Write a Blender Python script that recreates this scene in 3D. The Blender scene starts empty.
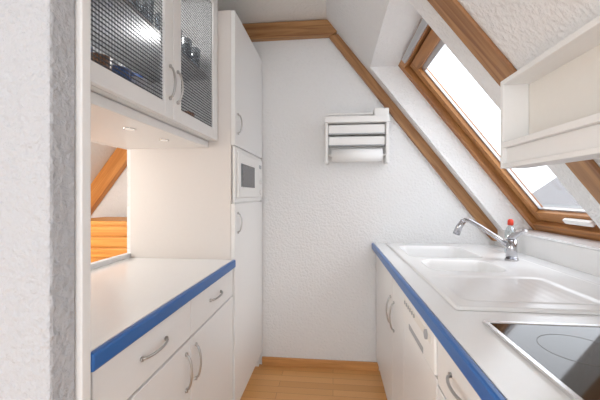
import bpy, bmesh, math, random
from mathutils import Vector, Matrix
random.seed(4)
H=1.24
sc=bpy.context.scene
try:
    sc.view_settings.view_transform='Standard'
except Exception: pass

# ---------------- materials ----------------
def newmat(name):
    m=bpy.data.materials.new(name); m.use_nodes=True
    nt=m.node_tree; b=nt.nodes['Principled BSDF']
    return m,nt,b
def plain(name,col,rough=.5,metal=0,bump=0,bscale=60,spec=.5,dist=.006):
    m,nt,b=newmat(name)
    b.inputs['Roughness'].default_value=rough; b.inputs['Metallic'].default_value=metal
    b.inputs['Specular IOR Level'].default_value=spec
    tc=nt.nodes.new('ShaderNodeTexCoord')
    n=nt.nodes.new('ShaderNodeTexNoise'); n.inputs['Scale'].default_value=bscale; n.inputs['Detail'].default_value=3
    nt.links.new(tc.outputs['Object'],n.inputs['Vector'])
    mx=nt.nodes.new('ShaderNodeMix'); mx.data_type='RGBA'
    mx.inputs['A'].default_value=(*[c*.97 for c in col],1); mx.inputs['B'].default_value=(*col,1)
    nt.links.new(n.outputs['Fac'],mx.inputs['Factor']); nt.links.new(mx.outputs['Result'],b.inputs['Base Color'])
    if bump:
        bp=nt.nodes.new('ShaderNodeBump'); bp.inputs['Strength'].default_value=bump; bp.inputs['Distance'].default_value=dist
        nt.links.new(n.outputs['Fac'],bp.inputs['Height']); nt.links.new(bp.outputs['Normal'],b.inputs['Normal'])
    return m
def wood(name,c1,c2,axis='X',rotY=0,rough=.45,scale=1):
    m,nt,b=newmat(name); b.inputs['Roughness'].default_value=rough
    tc=nt.nodes.new('ShaderNodeTexCoord'); r=nt.nodes.new('ShaderNodeMapping'); r.inputs['Rotation'].default_value=(0,rotY,0)
    mp=nt.nodes.new('ShaderNodeMapping')
    s=[38*scale]*3; s['XYZ'.index(axis)]=2.2*scale; mp.inputs['Scale'].default_value=s
    nt.links.new(tc.outputs['Object'],r.inputs['Vector']); nt.links.new(r.outputs['Vector'],mp.inputs['Vector'])
    n=nt.nodes.new('ShaderNodeTexNoise'); n.inputs['Scale'].default_value=1; n.inputs['Detail'].default_value=6; n.inputs['Distortion'].default_value=.6
    nt.links.new(mp.outputs['Vector'],n.inputs['Vector'])
    cr=nt.nodes.new('ShaderNodeValToRGB'); cr.color_ramp.elements[0].position=.33; cr.color_ramp.elements[1].position=.66
    cr.color_ramp.elements[0].color=(*c1,1); cr.color_ramp.elements[1].color=(*c2,1)
    nt.links.new(n.outputs['Fac'],cr.inputs['Fac']); nt.links.new(cr.outputs['Color'],b.inputs['Base Color'])
    bp=nt.nodes.new('ShaderNodeBump'); bp.inputs['Strength'].default_value=.25; bp.inputs['Distance'].default_value=.003
    nt.links.new(n.outputs['Fac'],bp.inputs['Height']); nt.links.new(bp.outputs['Normal'],b.inputs['Normal'])
    return m
M={}
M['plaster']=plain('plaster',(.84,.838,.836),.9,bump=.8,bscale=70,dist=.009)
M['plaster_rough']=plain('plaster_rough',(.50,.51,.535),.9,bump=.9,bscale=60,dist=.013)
M['ceiling']=plain('ceiling_paint',(.80,.77,.73),.9,bump=.6,bscale=70,dist=.01)
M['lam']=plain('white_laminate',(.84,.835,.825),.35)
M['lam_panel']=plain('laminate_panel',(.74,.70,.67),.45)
M['top']=plain('worktop_laminate',(.85,.855,.86),.2)
M['blue']=plain('blue_edge',(.018,.125,.40),.3)
M['sink']=plain('composite_sink',(.87,.87,.87),.18)
M['chrome']=plain('chrome',(.50,.50,.52),.16,1)
M['handle']=plain('brushed_steel',(.5,.49,.48),.3,1)
M['steel']=plain('steel_trim',(.75,.75,.75),.25,1)
M['hob']=plain('black_ceramic_glass',(.03,.023,.018),.06,spec=.6)
M['ring']=plain('hob_ring_print',(.16,.15,.14),.2)
M['plastic']=plain('white_plastic',(.86,.85,.83),.4)
M['paper']=plain('paper_roll',(.88,.88,.87),.95,bump=.2,bscale=200)
M['dark']=plain('dark_gap',(.03,.03,.03),.7)
M['mwglass']=plain('microwave_window',(.10,.10,.11),.15)
M['grey']=plain('grey_plastic',(.40,.41,.43),.5)
M['shelf_back']=plain('shelf_back',(.80,.77,.72),.6)
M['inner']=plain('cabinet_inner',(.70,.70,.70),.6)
M['porcelain']=plain('porcelain',(.88,.88,.9),.2)
M['porcelain_blue']=plain('porcelain_blue',(.04,.15,.50),.2)
M['amber']=plain('amber_cup',(.40,.15,.04),.3)
M['red']=plain('red_cap',(.7,.05,.02),.4)
M['alu']=plain('aluminium',(.55,.56,.58),.4,.7)
M['tile']=plain('roof_tile',(.20,.19,.19),.8,bump=.3,bscale=8)
M['facade']=plain('facade_render',(.35,.35,.35),.9)
M['beam']=wood('beam_wood_x',(.24,.10,.035),(.47,.25,.10),'X')
M['beam_r']=wood('beam_wood_slope',(.24,.10,.035),(.47,.25,.10),'X',rotY=-math.radians(52))
M['beam_l']=wood('beam_wood_slope_b',(.55,.20,.04),(.75,.34,.09),'X',rotY=math.radians(52))
M['pine_win']=wood('window_pine',(.30,.12,.035),(.50,.23,.075),'X',rotY=-math.radians(52))
M['pine_win_y']=wood('window_pine_rail',(.30,.12,.035),(.50,.23,.075),'Y')
M['pine']=wood('pine_orange',(.62,.24,.04),(.85,.40,.09),'X')
M['base']=wood('baseboard_wood',(.50,.23,.07),(.70,.36,.13),'X')
# floor
m,nt,b=newmat('floor_laminate'); b.inputs['Roughness'].default_value=.3
tc=nt.nodes.new('ShaderNodeTexCoord'); mp=nt.nodes.new('ShaderNodeMapping'); mp.inputs['Scale'].default_value=(1,1,1)
br=nt.nodes.new('ShaderNodeTexBrick'); br.inputs['Scale'].default_value=1
br.inputs['Brick Width'].default_value=.7; br.inputs['Row Height'].default_value=.065; br.inputs['Mortar Size'].default_value=.0012
br.inputs['Color1'].default_value=(.70,.35,.12,1); br.inputs['Color2'].default_value=(.80,.44,.17,1); br.inputs['Mortar'].default_value=(.45,.20,.07,1)
nt.links.new(tc.outputs['Object'],mp.inputs['Vector']); nt.links.new(mp.outputs['Vector'],br.inputs['Vector'])
nt.links.new(br.outputs['Color'],b.inputs['Base Color']); M['floor']=m
# window glass / bottle
def glassy(name,tint,fac):
    m=bpy.data.materials.new(name); m.use_nodes=True; nt=m.node_tree; nt.nodes.clear()
    o=nt.nodes.new('ShaderNodeOutputMaterial'); t=nt.nodes.new('ShaderNodeBsdfTransparent'); t.inputs[0].default_value=(*tint,1)
    g=nt.nodes.new('ShaderNodeBsdfGlossy'); g.inputs['Roughness'].default_value=.03
    mx=nt.nodes.new('ShaderNodeMixShader'); mx.inputs[0].default_value=fac
    nt.links.new(t.outputs[0],mx.inputs[1]); nt.links.new(g.outputs[0],mx.inputs[2]); nt.links.new(mx.outputs[0],o.inputs[0])
    return m
M['glass']=glassy('window_glass',(.97,.98,1),.05)
M['bottle']=glassy('clear_plastic',(.80,.86,.88),.25)
M['tumbler']=glassy('tumbler_glass',(.65,.70,.74),.3)
# mesh-patterned cabinet glass
m=glassy('wired_glass',(.92,.93,.94),.04); nt=m.node_tree
out=[n for n in nt.nodes if n.type=='OUTPUT_MATERIAL'][0]; base=out.inputs[0].links[0].from_socket
tc=nt.nodes.new('ShaderNodeTexCoord'); sx=nt.nodes.new('ShaderNodeSeparateXYZ'); nt.links.new(tc.outputs['Object'],sx.inputs[0])
def frac(op_sock,sp):
    a=nt.nodes.new('ShaderNodeMath'); a.operation='DIVIDE'; a.inputs[1].default_value=sp; nt.links.new(op_sock,a.inputs[0])
    f=nt.nodes.new('ShaderNodeMath'); f.operation='FRACT'; nt.links.new(a.outputs[0],f.inputs[0])
    l=nt.nodes.new('ShaderNodeMath'); l.operation='LESS_THAN'; l.inputs[1].default_value=.17; nt.links.new(f.outputs[0],l.inputs[0]); return l.outputs[0]
fy=frac(sx.outputs['Y'],.0125); fz=frac(sx.outputs['Z'],.0125)
mxm=nt.nodes.new('ShaderNodeMath'); mxm.operation='MAXIMUM'; nt.links.new(fy,mxm.inputs[0]); nt.links.new(fz,mxm.inputs[1])
d=nt.nodes.new('ShaderNodeBsdfDiffuse'); d.inputs[0].default_value=(.10,.10,.11,1)
mx=nt.nodes.new('ShaderNodeMixShader'); nt.links.new(mxm.outputs[0],mx.inputs[0]); nt.links.new(base,mx.inputs[1]); nt.links.new(d.outputs[0],mx.inputs[2])
nt.links.new(mx.outputs[0],out.inputs[0]); M['wired']=m
def emis(name,col,s):
    m,nt,b=newmat(name); b.inputs['Base Color'].default_value=(*col,1); b.inputs['Emission Color'].default_value=(*col,1); b.inputs['Emission Strength'].default_value=s; return m
M['lamp']=emis('lamp_glow',(.9,.88,.84),.3)

# ---------------- geometry helpers (z given relative to eye height, +H) ----------------
def link(name,me,mat,parent=None,bevel=0,smooth=False,seg=2):
    ob=bpy.data.objects.new(name,me); bpy.context.collection.objects.link(ob)
    if mat: me.materials.append(M[mat])
    if parent: ob.parent=parent
    if bevel:
        bv=ob.modifiers.new('bevel','BEVEL'); bv.width=bevel; bv.segments=seg; bv.limit_method='ANGLE'; bv.angle_limit=.6
    if smooth:
        for p in me.polygons: p.use_smooth=True
    return ob
def grp(name):
    e=bpy.data.objects.new(name,None); bpy.context.collection.objects.link(e); e.empty_display_size=.05; return e
def box(name,x0,x1,y0,y1,z0,z1,mat,parent=None,bevel=0):
    bm=bmesh.new(); bmesh.ops.create_cube(bm,size=1)
    for v in bm.verts:
        v.co=Vector(((x0+x1)/2+v.co.x*(x1-x0),(y0+y1)/2+v.co.y*(y1-y0),H+(z0+z1)/2+v.co.z*(z1-z0)))
    me=bpy.data.meshes.new(name); bm.to_mesh(me); bm.free(); return link(name,me,mat,parent,bevel)
def prism(name,poly,y0,y1,mat,parent=None,bevel=0):
    bm=bmesh.new()
    a=[bm.verts.new((p[0],y0,p[1]+H)) for p in poly]; c=[bm.verts.new((p[0],y1,p[1]+H)) for p in poly]
    bm.faces.new(a); bm.faces.new(c[::-1]); n=len(poly)
    for i in range(n): bm.faces.new((a[i],c[i],c[(i+1)%n],a[(i+1)%n]))
    bmesh.ops.recalc_face_normals(bm,faces=bm.faces)
    me=bpy.data.meshes.new(name); bm.to_mesh(me); bm.free(); return link(name,me,mat,parent,bevel)
def tube(name,pts,r,mat,parent=None,radii=None,n=12):
    P=[Vector((p[0],p[1],p[2]+H)) for p in pts]; bm=bmesh.new(); rings=[]
    up=None
    for i,p in enumerate(P):
        t=(P[min(i+1,len(P)-1)]-P[max(i-1,0)]).normalized()
        if up is None:
            up=Vector((0,0,1)) if abs(t.z)<.9 else Vector((1,0,0))
        u=(up-t*up.dot(t)).normalized(); w=t.cross(u); up=u
        rr=radii[i] if radii else r
        rings.append([bm.verts.new(p+(u*math.cos(k*2*math.pi/n)+w*math.sin(k*2*math.pi/n))*rr) for k in range(n)])
    for a,c in zip(rings,rings[1:]):
        for k in range(n): bm.faces.new((a[k],a[(k+1)%n],c[(k+1)%n],c[k]))
    bm.faces.new(rings[0][::-1]); bm.faces.new(rings[-1])
    bmesh.ops.recalc_face_normals(bm,faces=bm.faces)
    me=bpy.data.meshes.new(name); bm.to_mesh(me); bm.free(); ob=link(name,me,mat,parent)
    for p in me.polygons: p.use_smooth=len(p.vertices)==4
    return ob
def lathe(name,cx,cy,cz,prof,mat,parent=None,n=28,caps=True):
    bm=bmesh.new(); rings=[]
    for r,z in prof:
        rings.append([bm.verts.new((cx+r*math.cos(k*2*math.pi/n),cy+r*math.sin(k*2*math.pi/n),cz+z+H)) for k in range(n)])
    for a,c in zip(rings,rings[1:]):
        for k in range(n): bm.faces.new((a[k],a[(k+1)%n],c[(k+1)%n],c[k]))
    if caps: bm.faces.new(rings[0][::-1]); bm.faces.new(rings[-1])
    bmesh.ops.recalc_face_normals(bm,faces=bm.faces)
    me=bpy.data.meshes.new(name); bm.to_mesh(me); bm.free(); ob=link(name,me,mat,parent)
    for p in me.polygons: p.use_smooth=len(p.vertices)==4
    return ob
def bow(name,xf,y,z,L,side,vertical,parent,r=.0042):
    pts=[]
    N=14
    for i in range(N+1):
        t=i/N; a=(t-.5)*L
        o=.022*min(1,math.sin(math.pi*t)**.45)
        pts.append((xf+side*o, y+(0 if vertical else a), z+(a if vertical else 0)))
    tube(name,pts,r,'handle',parent,n=10)
    for s in(-.5,.5):
        q=(xf,y+(0 if vertical else s*L),z+(s*L if vertical else 0))
        tube(name+'_foot',[(q[0]-side*.001,q[1],q[2]),(q[0]+side*.006,q[1],q[2])],.007,'handle',parent)

# ---------------- room shell ----------------
FLOOR=-1.24; CEIL=1.24; YB=2.34; YF=-1.5
fx=lambda z:(1.182-z)/1.285         # inner roof line (right)
lx=lambda z:(z-.45)/1.285-1.536     # inner roof line (left room)
box('floor',-2.9,1.45,YF,YB,FLOOR-.1,FLOOR,'floor')
prism('wall_back',[(-2.86,FLOOR),(lx(CEIL)-.02,CEIL+.02),(fx(CEIL)+.02,CEIL+.02),(1.45,-.35),(1.45,FLOOR)],YB,YB+.1,'plaster')
box('ceiling',lx(CEIL),fx(CEIL),YF,YB,CEIL,CEIL+.1,'ceiling')
T=.30
roof=grp('ceiling_slope')
full=[(fx(CEIL),CEIL),(fx(-.45),-.45),(fx(-.45)+T,-.45),(fx(CEIL)+T,CEIL),(fx(CEIL)+.12,CEIL+.1),(fx(CEIL),CEIL+.1)]
WY0,WY1=1.36,2.226; ZH,ZS=.863,-.228
prism('slope_front',full,YF,WY0,'plaster',roof)
prism('slope_rear',full,WY1,YB,'plaster',roof)
prism('slope_head',[(fx(CEIL),CEIL),(fx(ZH),ZH),(fx(ZH)+T,ZH),(fx(CEIL)+T,CEIL),(fx(CEIL)+.12,CEIL+.1),(fx(CEIL),CEIL+.1)],WY0,WY1,'plaster',roof)
prism('slope_foot',[(fx(ZS),ZS),(fx(-.45),-.45),(fx(-.45)+T,-.45),(fx(ZS)+T,ZS)],WY0,WY1,'plaster',roof)
prism('ceiling_slope_left',[(lx(CEIL),CEIL),(lx(FLOOR),FLOOR),(lx(FLOOR)-.2,FLOOR),(lx(CEIL)-.12,CEIL+.1),(lx(CEIL),CEIL+.1)],YF,YB,'plaster')
box('wall_right',1.107,1.2,YF,YB,FLOOR,-.40,'plaster')
box('window_sill',1.105,1.42,WY0+.002,WY1-.002,-.236,-.222,'top')
box('trim_1',1.100,1.112,-.3,YB,-.339,-.235,'lam')
# left wall with pass-through
box('wall_left',-1.13,-1.10,.61,YB,FLOOR,-.318,'plaster')
prism('wall_left_upper',[(-1.13,.25),(-1.10,.25),(-1.10,.97),(-1.13,.94)],.61,1.686,'plaster')
prism('wall_left_rear',[(-1.13,-.318),(-1.10,-.318),(-1.10,.97),(-1.13,.94)],1.687,YB,'plaster')
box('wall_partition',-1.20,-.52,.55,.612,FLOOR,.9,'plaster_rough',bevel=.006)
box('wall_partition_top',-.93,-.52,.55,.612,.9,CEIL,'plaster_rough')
box('baseboard_back',-.515,.32,YB-.014,YB,FLOOR,FLOOR+.06,'base',bevel=.003)

# beams
prism('ceiling_beam',[(-1.0,1.118),(-.005,1.124),(.03,1.15),(-.04,1.237),(-1.0,1.237)],YB-.05,YB-.001,'beam',bevel=.006)
w=.088
prism('wall_beam',[(.035,1.182-1.285*.035),(fx(-.31),-.31),(fx(-.31)-w,-.31),(.035-w*.75,1.125)],YB-.035,YB-.001,'beam_r',bevel=.006)
prism('rafter',[(fx(1.235),1.235),(fx(-.235),-.235),(fx(-.235)-.018,-.235),(fx(1.235)-.018,1.235)],1.130,1.240,'beam_r',bevel=.004)

# ---------------- roof window ----------------
win=grp('window_1')
U=Vector((.6141,0,-.7892)); N=Vector((.7892,0,.6141)); P0=Vector((.431,0,.863))
def wbox(name,u0,u1,y0,y1,n0,n1,mat,bevel=.003,parent=win):
    bm=bmesh.new(); bmesh.ops.create_cube(bm,size=1)
    for v in bm.verts:
        u=(u0+u1)/2+v.co.x*(u1-u0); y=(y0+y1)/2+v.co.y*(y1-y0); n=(n0+n1)/2+v.co.z*(n1-n0)
        p=P0+U*u+N*n; v.co=Vector((p.x,y,p.z+H))
    me=bpy.data.meshes.new(name); bm.to_mesh(me); bm.free(); return link(name,me,mat,parent,bevel)
LU=1.383
wbox('frame_stile_far',0,LU,WY1-.05,WY1,0,.11,'pine_win'); wbox('frame_stile_near',0,LU,WY0,WY0+.05,0,.11,'pine_win')
wbox('frame_head',0,.05,WY0+.05,WY1-.05,0,.11,'pine_win_y'); wbox('frame_foot',LU-.06,LU+.04,WY0+.05,WY1-.05,0,.11,'pine_win_y')
a0,a1=WY0+.058,WY1-.066; u0,u1=.06,LU-.068
wbox('gasket_far',u0,u1,WY1-.066,WY1-.05,.042,.05,'dark',0)
wbox('sash_stile_far',u0,u1,a1-.055,a1,.03,.085,'pine_win'); wbox('sash_stile_near',u0,u1,a0,a0+.055,.03,.085,'pine_win')
wbox('sash_head',u0,u0+.065,a0+.055,a1-.055,.03,.085,'pine_win_y'); wbox('sash_foot',u1-.065,u1,a0+.055,a1-.055,.03,.085,'pine_win_y')
wbox('pane',u0+.065,u1-.065,a0+.055,a1-.055,.062,.066,'glass',0)
wbox('seal_far',u0+.065,u1-.065,a1-.067,a1-.055,.055,.07,'alu',0)
wbox('seal_head',u0+.065,u0+.095,a0+.055,a1-.055,.055,.07,'alu',0)
wbox('seal_foot',u1-.075,u1-.065,a0+.055,a1-.055,.055,.07,'alu',0)
wbox('vent_bar',.012,.045,WY0+.15,WY1-.15,-.02,0,'alu')
wbox('sash_handle',u1-.05,u1-.02,WY1-.55,WY1-.36,.005,.028,'plastic',.006)

# ---------------- left base run ----------------
XL=-.513
def front_panel(name,xf,side,y0,y1,z0,z1,parent,mat='lam',th=.018):
    x0,x1=(xf-th,xf) if side>0 else (xf,xf+th)
    return box(name,x0,x1,y0+.0015,y1-.0015,z0+.0015,z1-.0015,mat,parent,.0025)
ymid=1.155
for (y0,y1,hy) in ((.66,ymid,1.115),(ymid,1.662,1.195)):
    g=grp('base_cabinet')
    box('carcass',-1.09,XL-.03,y0+.001,y1-.001,-1.14,-.378,'lam',g)
    front_panel('drawer_front',XL-.010,1,y0,y1,-.525,-.385,g)
    front_panel('door_front',XL-.010,1,y0,y1,-1.14,-.53,g)
    bow('drawer_handle',XL-.010,(y0+y1)/2,-.45,.13,1,False,g)
    bow('door_handle',XL-.010,hy,-.635,.13,1,True,g)
    box('plinth',-1.05,XL-.06,y0+.001,y1-.001,FLOOR,-1.14,'lam',g)
box('end_panel',-1.09,XL+.004,.614,.640,FLOOR,1.03,'lam',bevel=.003)
wt=grp('worktop')
box('slab',-1.098,XL-.012,.642,1.664,-.376,-.34,'top',wt)
box('blue_edge_strip',XL-.012,XL+.006,.642,1.664,-.380,-.339,'blue',wt,.006)

# ---------------- tall cabinet ----------------
tc_=grp('tall_cabinet')
ty0,ty1=1.667,2.325
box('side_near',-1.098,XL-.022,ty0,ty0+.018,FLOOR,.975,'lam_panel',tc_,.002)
box('side_far',-1.097,XL-.022,ty1-.018,ty1,FLOOR,.975,'lam',tc_)
box('top_panel',-1.097,XL-.022,ty0+.018,ty1-.018,.955,.975,'lam',tc_)
box('carcass_upper',-1.09,XL-.03,ty0+.02,ty1-.02,.27,.953,'lam',tc_)
box('carcass_lower',-1.09,XL-.03,ty0+.02,ty1-.02,-1.14,-.05,'lam',tc_)
box('plinth',-1.05,XL-.05,ty0+.02,ty1-.02,FLOOR,-1.14,'lam',tc_)
front_panel('door_upper',XL,1,ty0,ty1,.262,.975,tc_,th=.022); front_panel('door_lower',XL,1,ty0,ty1,-1.14,-.045,tc_,th=.022)
bow('handle_upper',XL,ty0+.05,.385,.105,1,True,tc_); bow('handle_lower',XL,ty0+.05,-.15,.105,1,True,tc_)
mw=grp('microwave_oven')
box('body',-.95,XL-.012,ty0+.022,ty1-.022,-.048,.266,'plastic',mw)
box('trim_frame',XL-.012,XL-.002,ty0+.004,ty1-.004,-.040,.258,'plastic',mw,.004)
box('door',XL-.002,XL+.010,ty0+.03,ty1-.17,-.015,.235,'plastic',mw,.006)
box('window',XL+.0095,XL+.0115,ty0+.08,ty1-.27,.045,.175,'mwglass',mw,.0)
box('control_panel',XL-.002,XL+.008,ty1-.165,ty1-.03,-.015,.235,'plastic',mw,.004)
box('display',XL+.0075,XL+.0095,ty1-.13,ty1-.07,.18,.205,'grey',mw)
for z in(.02,.09):
    tube('knob',[(XL+.008,ty1-.10,z),(XL+.014,ty1-.10,z)],.018,'plastic',mw,n=20)

# ---------------- wall cabinet with wired glass doors ----------------
wc=grp('wall_cabinet')
XU=-.605; zb,zt=.2855,1.03; cy0,cy1=.655,1.664
box('back',-.96,-.948,cy0,cy1,zb,zt,'inner',wc)
box('bottom',-.948,XU-.022,cy0,cy1,zb,zb+.018,'lam',wc); box('top',-.948,XU-.022,cy0,cy1,zt-.018,zt,'lam',wc)
box('side_a',-.948,XU-.022,cy0,cy0+.018,zb+.018,zt-.018,'lam',wc); box('side_b',-.948,XU-.022,cy1-.018,cy1,zb+.018,zt-.018,'lam',wc)
box('inner_shelf',-.945,XU-.04,cy0+.02,cy1-.02,.60,.615,'inner',wc)
gap=1.185
for (y0,y1) in((cy0+.005,gap),(gap,cy1)):
    s=.062
    y0+=.0015;y1-=.0015
    box('door_stile_a',XU-.02,XU,y0,y0+s,zb,zt,'lam',wc,.003); box('door_stile_b',XU-.02,XU,y1-s,y1,zb,zt,'lam',wc,.003)
    box('door_rail_bottom',XU-.02,XU,y0+s,y1-s,zb,zb+.055,'lam',wc,.003); box('door_rail_top',XU-.02,XU,y0+s,y1-s,zt-.055,zt,'lam',wc,.003)
    box('door_pane',XU-.012,XU-.009,y0+s,y1-s,zb+.055,zt-.055,'wired',wc)
bow('door_handle_a',XU,gap-.03,.42,.12,1,True,wc); bow('door_handle_b',XU,gap+.03,.42,.12,1,True,wc)
lc=grp('under_cabinet_light')
box('canopy',-1.099,-.655,.642,1.664,.250,.284,'lam',lc,.004)
for y in(.90,1.15,1.40):
    tube('spot_ring',[(-.76,y,.252),(-.76,y,.247)],.022,'steel',lc,n=24)
    tube('spot_lens',[(-.76,y,.248),(-.76,y,.2455)],.015,'lamp',lc,n=24)
# dishes
plates=grp('stacked_dishes')
def bowl(cx,cy,cz,r,h,mat): lathe('bowl',cx,cy,cz,[(r*.45,0),(r*.5,.004),(r*.85,h*.55),(r,h),(r*.96,h),(r*.8,h*.55),(r*.4,.01)],mat,plates)
for i,(y,r,mt) in enumerate(((.86,.065,'porcelain_blue'),(1.0,.06,'porcelain'),(1.11,.05,'porcelain_blue'))):
    for k in range(4): bowl(-.76+.01*i,y,.3045+k*.024,r,.055,mt)
for k in range(11): lathe('plate',-.77,1.36,.3045+k*.008,[(.06,0),(.1,.012),(.1,.015),(.055,.004)],'porcelain',plates)
for (x,y,mt) in((-.67,.87,'amber'),(-.67,.96,'porcelain_blue'),(-.67,1.05,'porcelain'),(-.70,1.50,'amber'),(-.78,1.54,'porcelain_blue')):
    lathe('cup',x,y,.3045,[(.022,0),(.032,.02),(.036,.09),(.033,.09),(.029,.02),(.02,.008)],mt,plates)
for y in(.88,.97,1.06,1.15,1.28,1.38,1.48,1.58):
    for x in(-.70,-.80):
        lathe('tumbler',x,y,.6155,[(.026,0),(.033,.12),(.031,.12),(.024,.006)],'tumbler',plates,n=20)

# ---------------- right run ----------------
XR=.277; XFc=.300
wr=grp('worktop')
box('slab_front',XR+.012,.40,-.3,YB-.002,-.376,-.34,'top',wr)
box('slab_rear',.88,1.1,-.3,YB-.002,-.376,-.34,'top',wr)
box('slab_near',.40,.88,-.3,1.06,-.376,-.34,'top',wr)
box('slab_far',.40,.88,2.24,YB-.002,-.376,-.34,'top',wr)
box('blue_edge_strip',XR-.006,XR+.012,-.3,YB-.002,-.380,-.339,'blue',wr,.006)
def rbase(name,y0,y1,parts,top=-.378):
    g=grp(name)
    box('carcass',XFc+.02,.88,y0+.001,y1-.001,-1.14,top,'lam',g)
    box('plinth',XFc+.05,.85,y0+.001,y1-.001,FLOOR,-1.14,'lam',g)
    for p in parts:
        front_panel('front',XFc,-1,y0,y1,p[0],p[1],g)
    return g
g=rbase('base_cabinet',1.69,2.325,[(-1.14,-.385)],top=-.56); bow('door_handle',XFc,1.735,-.60,.14,-1,True,g)
g=rbase('base_cabinet',1.42,1.688,[(-1.14,-.385)],top=-.56); bow('door_handle',XFc,1.64,-.60,.14,-1,True,g)
g=rbase('dishwasher',.98,1.418,[(-1.14,-.535)],top=-.56)
box('control_panel',XFc-.006,XFc+.018,.983,1.416,-.528,-.385,'plastic',g,.005)
box('grip_recess',XFc-.0068,XFc-.004,1.10,1.30,-.520,-.500,'grey',g)
box('display_strip',XFc-.0068,XFc-.004,1.02,1.38,-.452,-.425,'shelf_back',g)
for i in range(6):
    tube('button',[(XFc-.006,1.365-i*.03,-.439),(XFc-.010,1.365-i*.03,-.439)],.007,'grey',g,n=14)
tube('dial',[(XFc-.006,1.06,-.439),(XFc-.012,1.06,-.439)],.015,'grey',g,n=20)
g=rbase('drawer_cabinet',.40,.976,[(-.545,-.385),(-.83,-.55),(-1.14,-.835)])
for z in(-.46,-.66,-.95): bow('drawer_handle',XFc,.80,z,.13,-1,False,g)
g=rbase('base_cabinet',-.3,.398,[(-1.14,-.385)])

# sink (height-field with real bowls)
sx0,sx1,sy0,sy1=.362,.985,1.0,2.305
def rr(x,y,cx,cy,hx,hy,r):
    qx=abs(x-cx)-hx+r; qy=abs(y-cy)-hy+r
    return math.hypot(max(qx,0),max(qy,0))+min(max(qx,qy),0)-r
def ss(t): t=max(0,min(1,t)); return t*t*(3-2*t)
nx,ny=110,200
bm=bmesh.new(); g_=[]
for j in range(ny+1):
    row=[]
    for i in range(nx+1):
        x=sx0+(sx1-sx0)*i/nx; y=sy0+(sy1-sy0)*j/ny
        z=.008
        e=rr(x,y,(sx0+sx1)/2,(sy0+sy1)/2,(sx1-sx0)/2,(sy1-sy0)/2,.02)
        if e>-.016: z=.008+.002*math.sin(math.pi*ss((-e)/.016))
        if e>-.003: z=.001
        for (cx,cy,hx,hy,dp) in((.61,1.99,.19,.20,.155),(.60,1.605,.165,.125,.10)):
            s_=rr(x,y,cx,cy,hx,hy,.07)
            if s_<0: z=.008-dp*ss(-s_/.035)-.004*ss(-s_/.1)
        s_=rr(x,y,.62,1.235,.22,.175,.05)
        if s_<0:
            z=.008-.0035*ss(-s_/.03)
            if s_<-.04: z+=.00015*math.sin(x*2*math.pi/.035)
        row.append(bm.verts.new((x,y,z-.34+H)))
    g_.append(row)
for j in range(ny):
    for i in range(nx): bm.faces.new((g_[j][i],g_[j][i+1],g_[j+1][i+1],g_[j+1][i]))
me=bpy.data.meshes.new('basin'); bm.to_mesh(me); bm.free()
sink=grp('kitchen_sink'); link('basin',me,'sink',sink,smooth=True)
for (x,y,z) in((.61,1.99,-.34-.151),(.60,1.605,-.34-.096)):
    tube('drain',[(x,y,z-.004),(x,y,z+.002)],.036,'steel',sink,n=24); tube('drain_hole',[(x,y,z),(x,y,z+.003)],.022,'dark',sink,n=20)

# faucet
fc=grp('kitchen_faucet'); bx,by=.905,1.755
zb_=-.3315
tube('base_flange',[(bx,by,zb_),(bx,by,zb_+.008)],.031,'chrome',fc,n=28)
tube('body',[(bx,by,zb_+.006),(bx,by,zb_+.06),(bx,by,zb_+.105)],.024,'chrome',fc,n=28,radii=[.026,.024,.024])
tube('spout',[(bx-.01,by+.005,-.262),(bx-.06,by+.05,-.215),(bx-.11,by+.095,-.172),(bx-.150,by+.13,-.143),(bx-.170,by+.145,-.140),(bx-.185,by+.155,-.155)],.012,'chrome',fc,n=16)
tube('spray_head',[(bx-.176,by+.150,-.143),(bx-.195,by+.165,-.18),(bx-.207,by+.175,-.222)],.016,'chrome',fc,n=18,radii=[.014,.018,.019])
tube('lever',[(bx,by,-.228),(bx+.004,by-.01,-.208),(bx+.02,by-.06,-.180),(bx+.025,by-.08,-.172)],.009,'chrome',fc,n=12,radii=[.022,.016,.007,.006])
# bottle
bt=grp('soap_bottle')
bX,bY=1.02,1.99
lathe('bottle_body',bX,bY,-.339,[(.026,0),(.03,.01),(.03,.12),(.02,.15),(.012,.16),(.012,.17)],'bottle',bt)
lathe('bottle_label',bX,bY,-.339,[(.0305,.035),(.0305,.09)],'plastic',bt)
lathe('bottle_cap',bX,bY,-.339,[(.015,.165),(.015,.190),(.009,.200)],'red',bt)

# hob
hb=grp('ceramic_hob')
hx0,hx1,hy0,hy1=.392,.93,.33,.905
box('glass_plate',hx0+.012,hx1-.012,hy0+.012,hy1-.012,-.3395,-.333,'hob',hb)
for a in((hx0,hx0+.013,hy0,hy1),(hx1-.013,hx1,hy0,hy1),(hx0+.013,hx1-.013,hy0,hy0+.013),(hx0+.013,hx1-.013,hy1-.013,hy1)):
    box('steel_frame',*a,-.3395,-.331,'steel',hb,.002)
for (cx,cy,r) in((.53,.76,.075),(.79,.76,.095),(.53,.48,.095),(.79,.48,.075)):
    lathe('zone_ring',cx,cy,-.33295,[(r-.001,0),(r-.001,.0003),(r,.0003),(r,0)],'ring',hb,n=48,caps=False)

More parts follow.
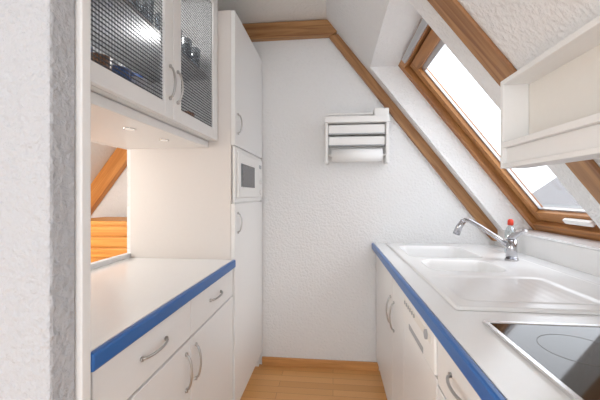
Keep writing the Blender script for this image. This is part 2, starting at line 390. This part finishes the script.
# ---------------- wall shelf ----------------
sh=grp('wall_shelf')
xf,xb,yf0,yf1=.544,.632,.30,1.124; zt_=.370
box('back_panel',xb-.008,xb,yf0,yf1,.09,zt_-.014,'shelf_back',sh)
box('end_panel_far',xf,xb-.008,yf1-.016,yf1,.086,zt_,'lam',sh,.002); box('end_panel_near',xf,xb-.008,yf0,yf0+.016,.086,zt_,'lam',sh,.002)
box('top_board',xf-.0,xb-.001,yf0+.016,yf1-.016,zt_-.016,zt_,'lam',sh,.002)
box('middle_board',xf-.006,xb-.008,yf0+.016,yf1-.016,.150,.168,'lam',sh,.002)
box('lower_fascia',xf+.012,xf+.024,yf0+.016,yf1-.016,.10,.150,'lam',sh,.002)
box('bottom_board',xf,xb-.008,yf0+.016,yf1-.016,.086,.10,'lam',sh,.002)

# ---------------- kitchen roll holder ----------------
rh=grp('kitchen_roll_holder')
X0,X1=-.055,.375; W=YB-.001
box('back_plate',X0+.01,X1-.01,W-.012,W,.235,.545,'plastic',rh,.003)
for xa in(X0,X1-.022): box('cheek',xa,xa+.022,W-.115,W-.012,.215,.50,'plastic',rh,.006)
box('tray_floor',X0,X1,W-.13,W-.012,.49,.502,'plastic',rh,.003)
box('tray_lip',X0,X1,W-.138,W-.13,.49,.53,'plastic',rh,.003)
for i in range(9):
    tube('tray_rail',[(X0+.03+i*.038,W-.128,.545),(X0+.03+i*.038,W-.128,.50)],.003,'plastic',rh,n=8)
box('tray_top_bar',X0,X1-.11,W-.133,W-.124,.542,.552,'plastic',rh,.003)
box('raised_bracket',X1-.10,X1-.002,W-.12,W-.012,.53,.585,'plastic',rh,.006)
box('foil_box',X0+.024,X1-.024,W-.105,W-.014,.415,.480,'plastic',rh,.008)
box('foil_cutter',X0+.024,X1-.024,W-.112,W-.105,.412,.419,'grey',rh)
box('film_box',X0+.024,X1-.024,W-.10,W-.014,.338,.400,'plastic',rh,.008)
box('film_cutter',X0+.024,X1-.024,W-.107,W-.10,.335,.341,'grey',rh)
tube('paper_roll',[(X0+.045,W-.085,.272),(X1-.045,W-.085,.272)],.044,'paper',rh,n=28)
tube('roll_axle',[(X0+.01,W-.085,.272),(X1-.01,W-.085,.272)],.010,'plastic',rh,n=14)

# ---------------- adjoining room ----------------
ch=grp('pine_chest')
cx0,cx1,cyf,cyb=-1.72,-1.215,1.93,2.30
box('body',cx0,cx1,cyf,cyb,FLOOR+.05,-.19,'pine',ch,.004)
box('lid',cx0,cx1,cyf-.015,cyb,-.19,-.165,'pine',ch,.004)
for i in range(14):
    z=-.20-.068*i
    box('drawer_board',cx0+.02,cx1-.02,cyf-.014,cyf,z-.060,z,'pine',ch,.006)
box('feet',cx0+.03,cx1-.03,cyf+.02,cyb-.02,FLOOR,FLOOR+.05,'pine',ch)
prism('wall_beam',[(lx(.75),.75),(lx(-.9),-.9),(lx(-.9)+.15,-.9),(lx(.75)+.15,.75)],YB-.06,YB-.001,'beam_l',bevel=.006)

# ---------------- neighbouring house seen through the roof window ----------------
nh=grp('neighbouring_house')
prism('facade',[(14.3,-6),(14.3,-.6),(19.7,-.6),(19.7,-6)],2,26,'facade',nh)
prism('tiled_roof',[(14,-.6),(17,1.5),(20,-.6)],1.6,26.4,'tile',nh)
box('chimney',16.2,16.8,12,12.8,.2,2.1,'facade',nh)

# ---------------- light ----------------
w=bpy.data.worlds.new('sky'); sc.world=w; w.use_nodes=True
bg=w.node_tree.nodes['Background']; bg.inputs[0].default_value=(.94,.97,1,1); bg.inputs[1].default_value=3.0
sun=bpy.data.lights.new('sun_light','SUN'); sun.energy=1.5; sun.angle=.6; sun.color=(1,.97,.93)
so=bpy.data.objects.new('sun_light',sun); bpy.context.collection.objects.link(so)
so.rotation_euler=Vector((-.9,.12,-.75)).to_track_quat('-Z','Y').to_euler()
def pt(name,loc,e,col,r):
    p=bpy.data.lights.new(name,'POINT'); p.energy=e; p.shadow_soft_size=r; p.color=col
    po=bpy.data.objects.new(name,p); bpy.context.collection.objects.link(po); po.location=loc
pt('adjoining_fill_light',(-1.75,1.15,H+.05),20,(1,.95,.88),.15)  # added fill brightening the adjoining room, no fixture there
pt('cabinet_fill_light',(-.74,.95,H+.88),1.6,(1,.98,.95),.04)  # added fills here and below, lifting the dark wall cabinet interior
pt('cabinet_fill_light',(-.74,1.42,H+.88),1.2,(1,.98,.95),.04)
pt('cabinet_fill_light',(-.68,1.15,H+.56),1.2,(1,.98,.95),.03)  # added fill for the compartment under the inner shelf

# ---------------- camera ----------------
cam=bpy.data.cameras.new('camera'); co=bpy.data.objects.new('camera',cam); bpy.context.collection.objects.link(co)
cam.sensor_width=36; cam.lens=325*36/600; cam.shift_y=-5/600; cam.clip_start=.02
co.location=(0,0,H); co.rotation_euler=(math.pi/2,0,math.atan(33/325)); sc.camera=co
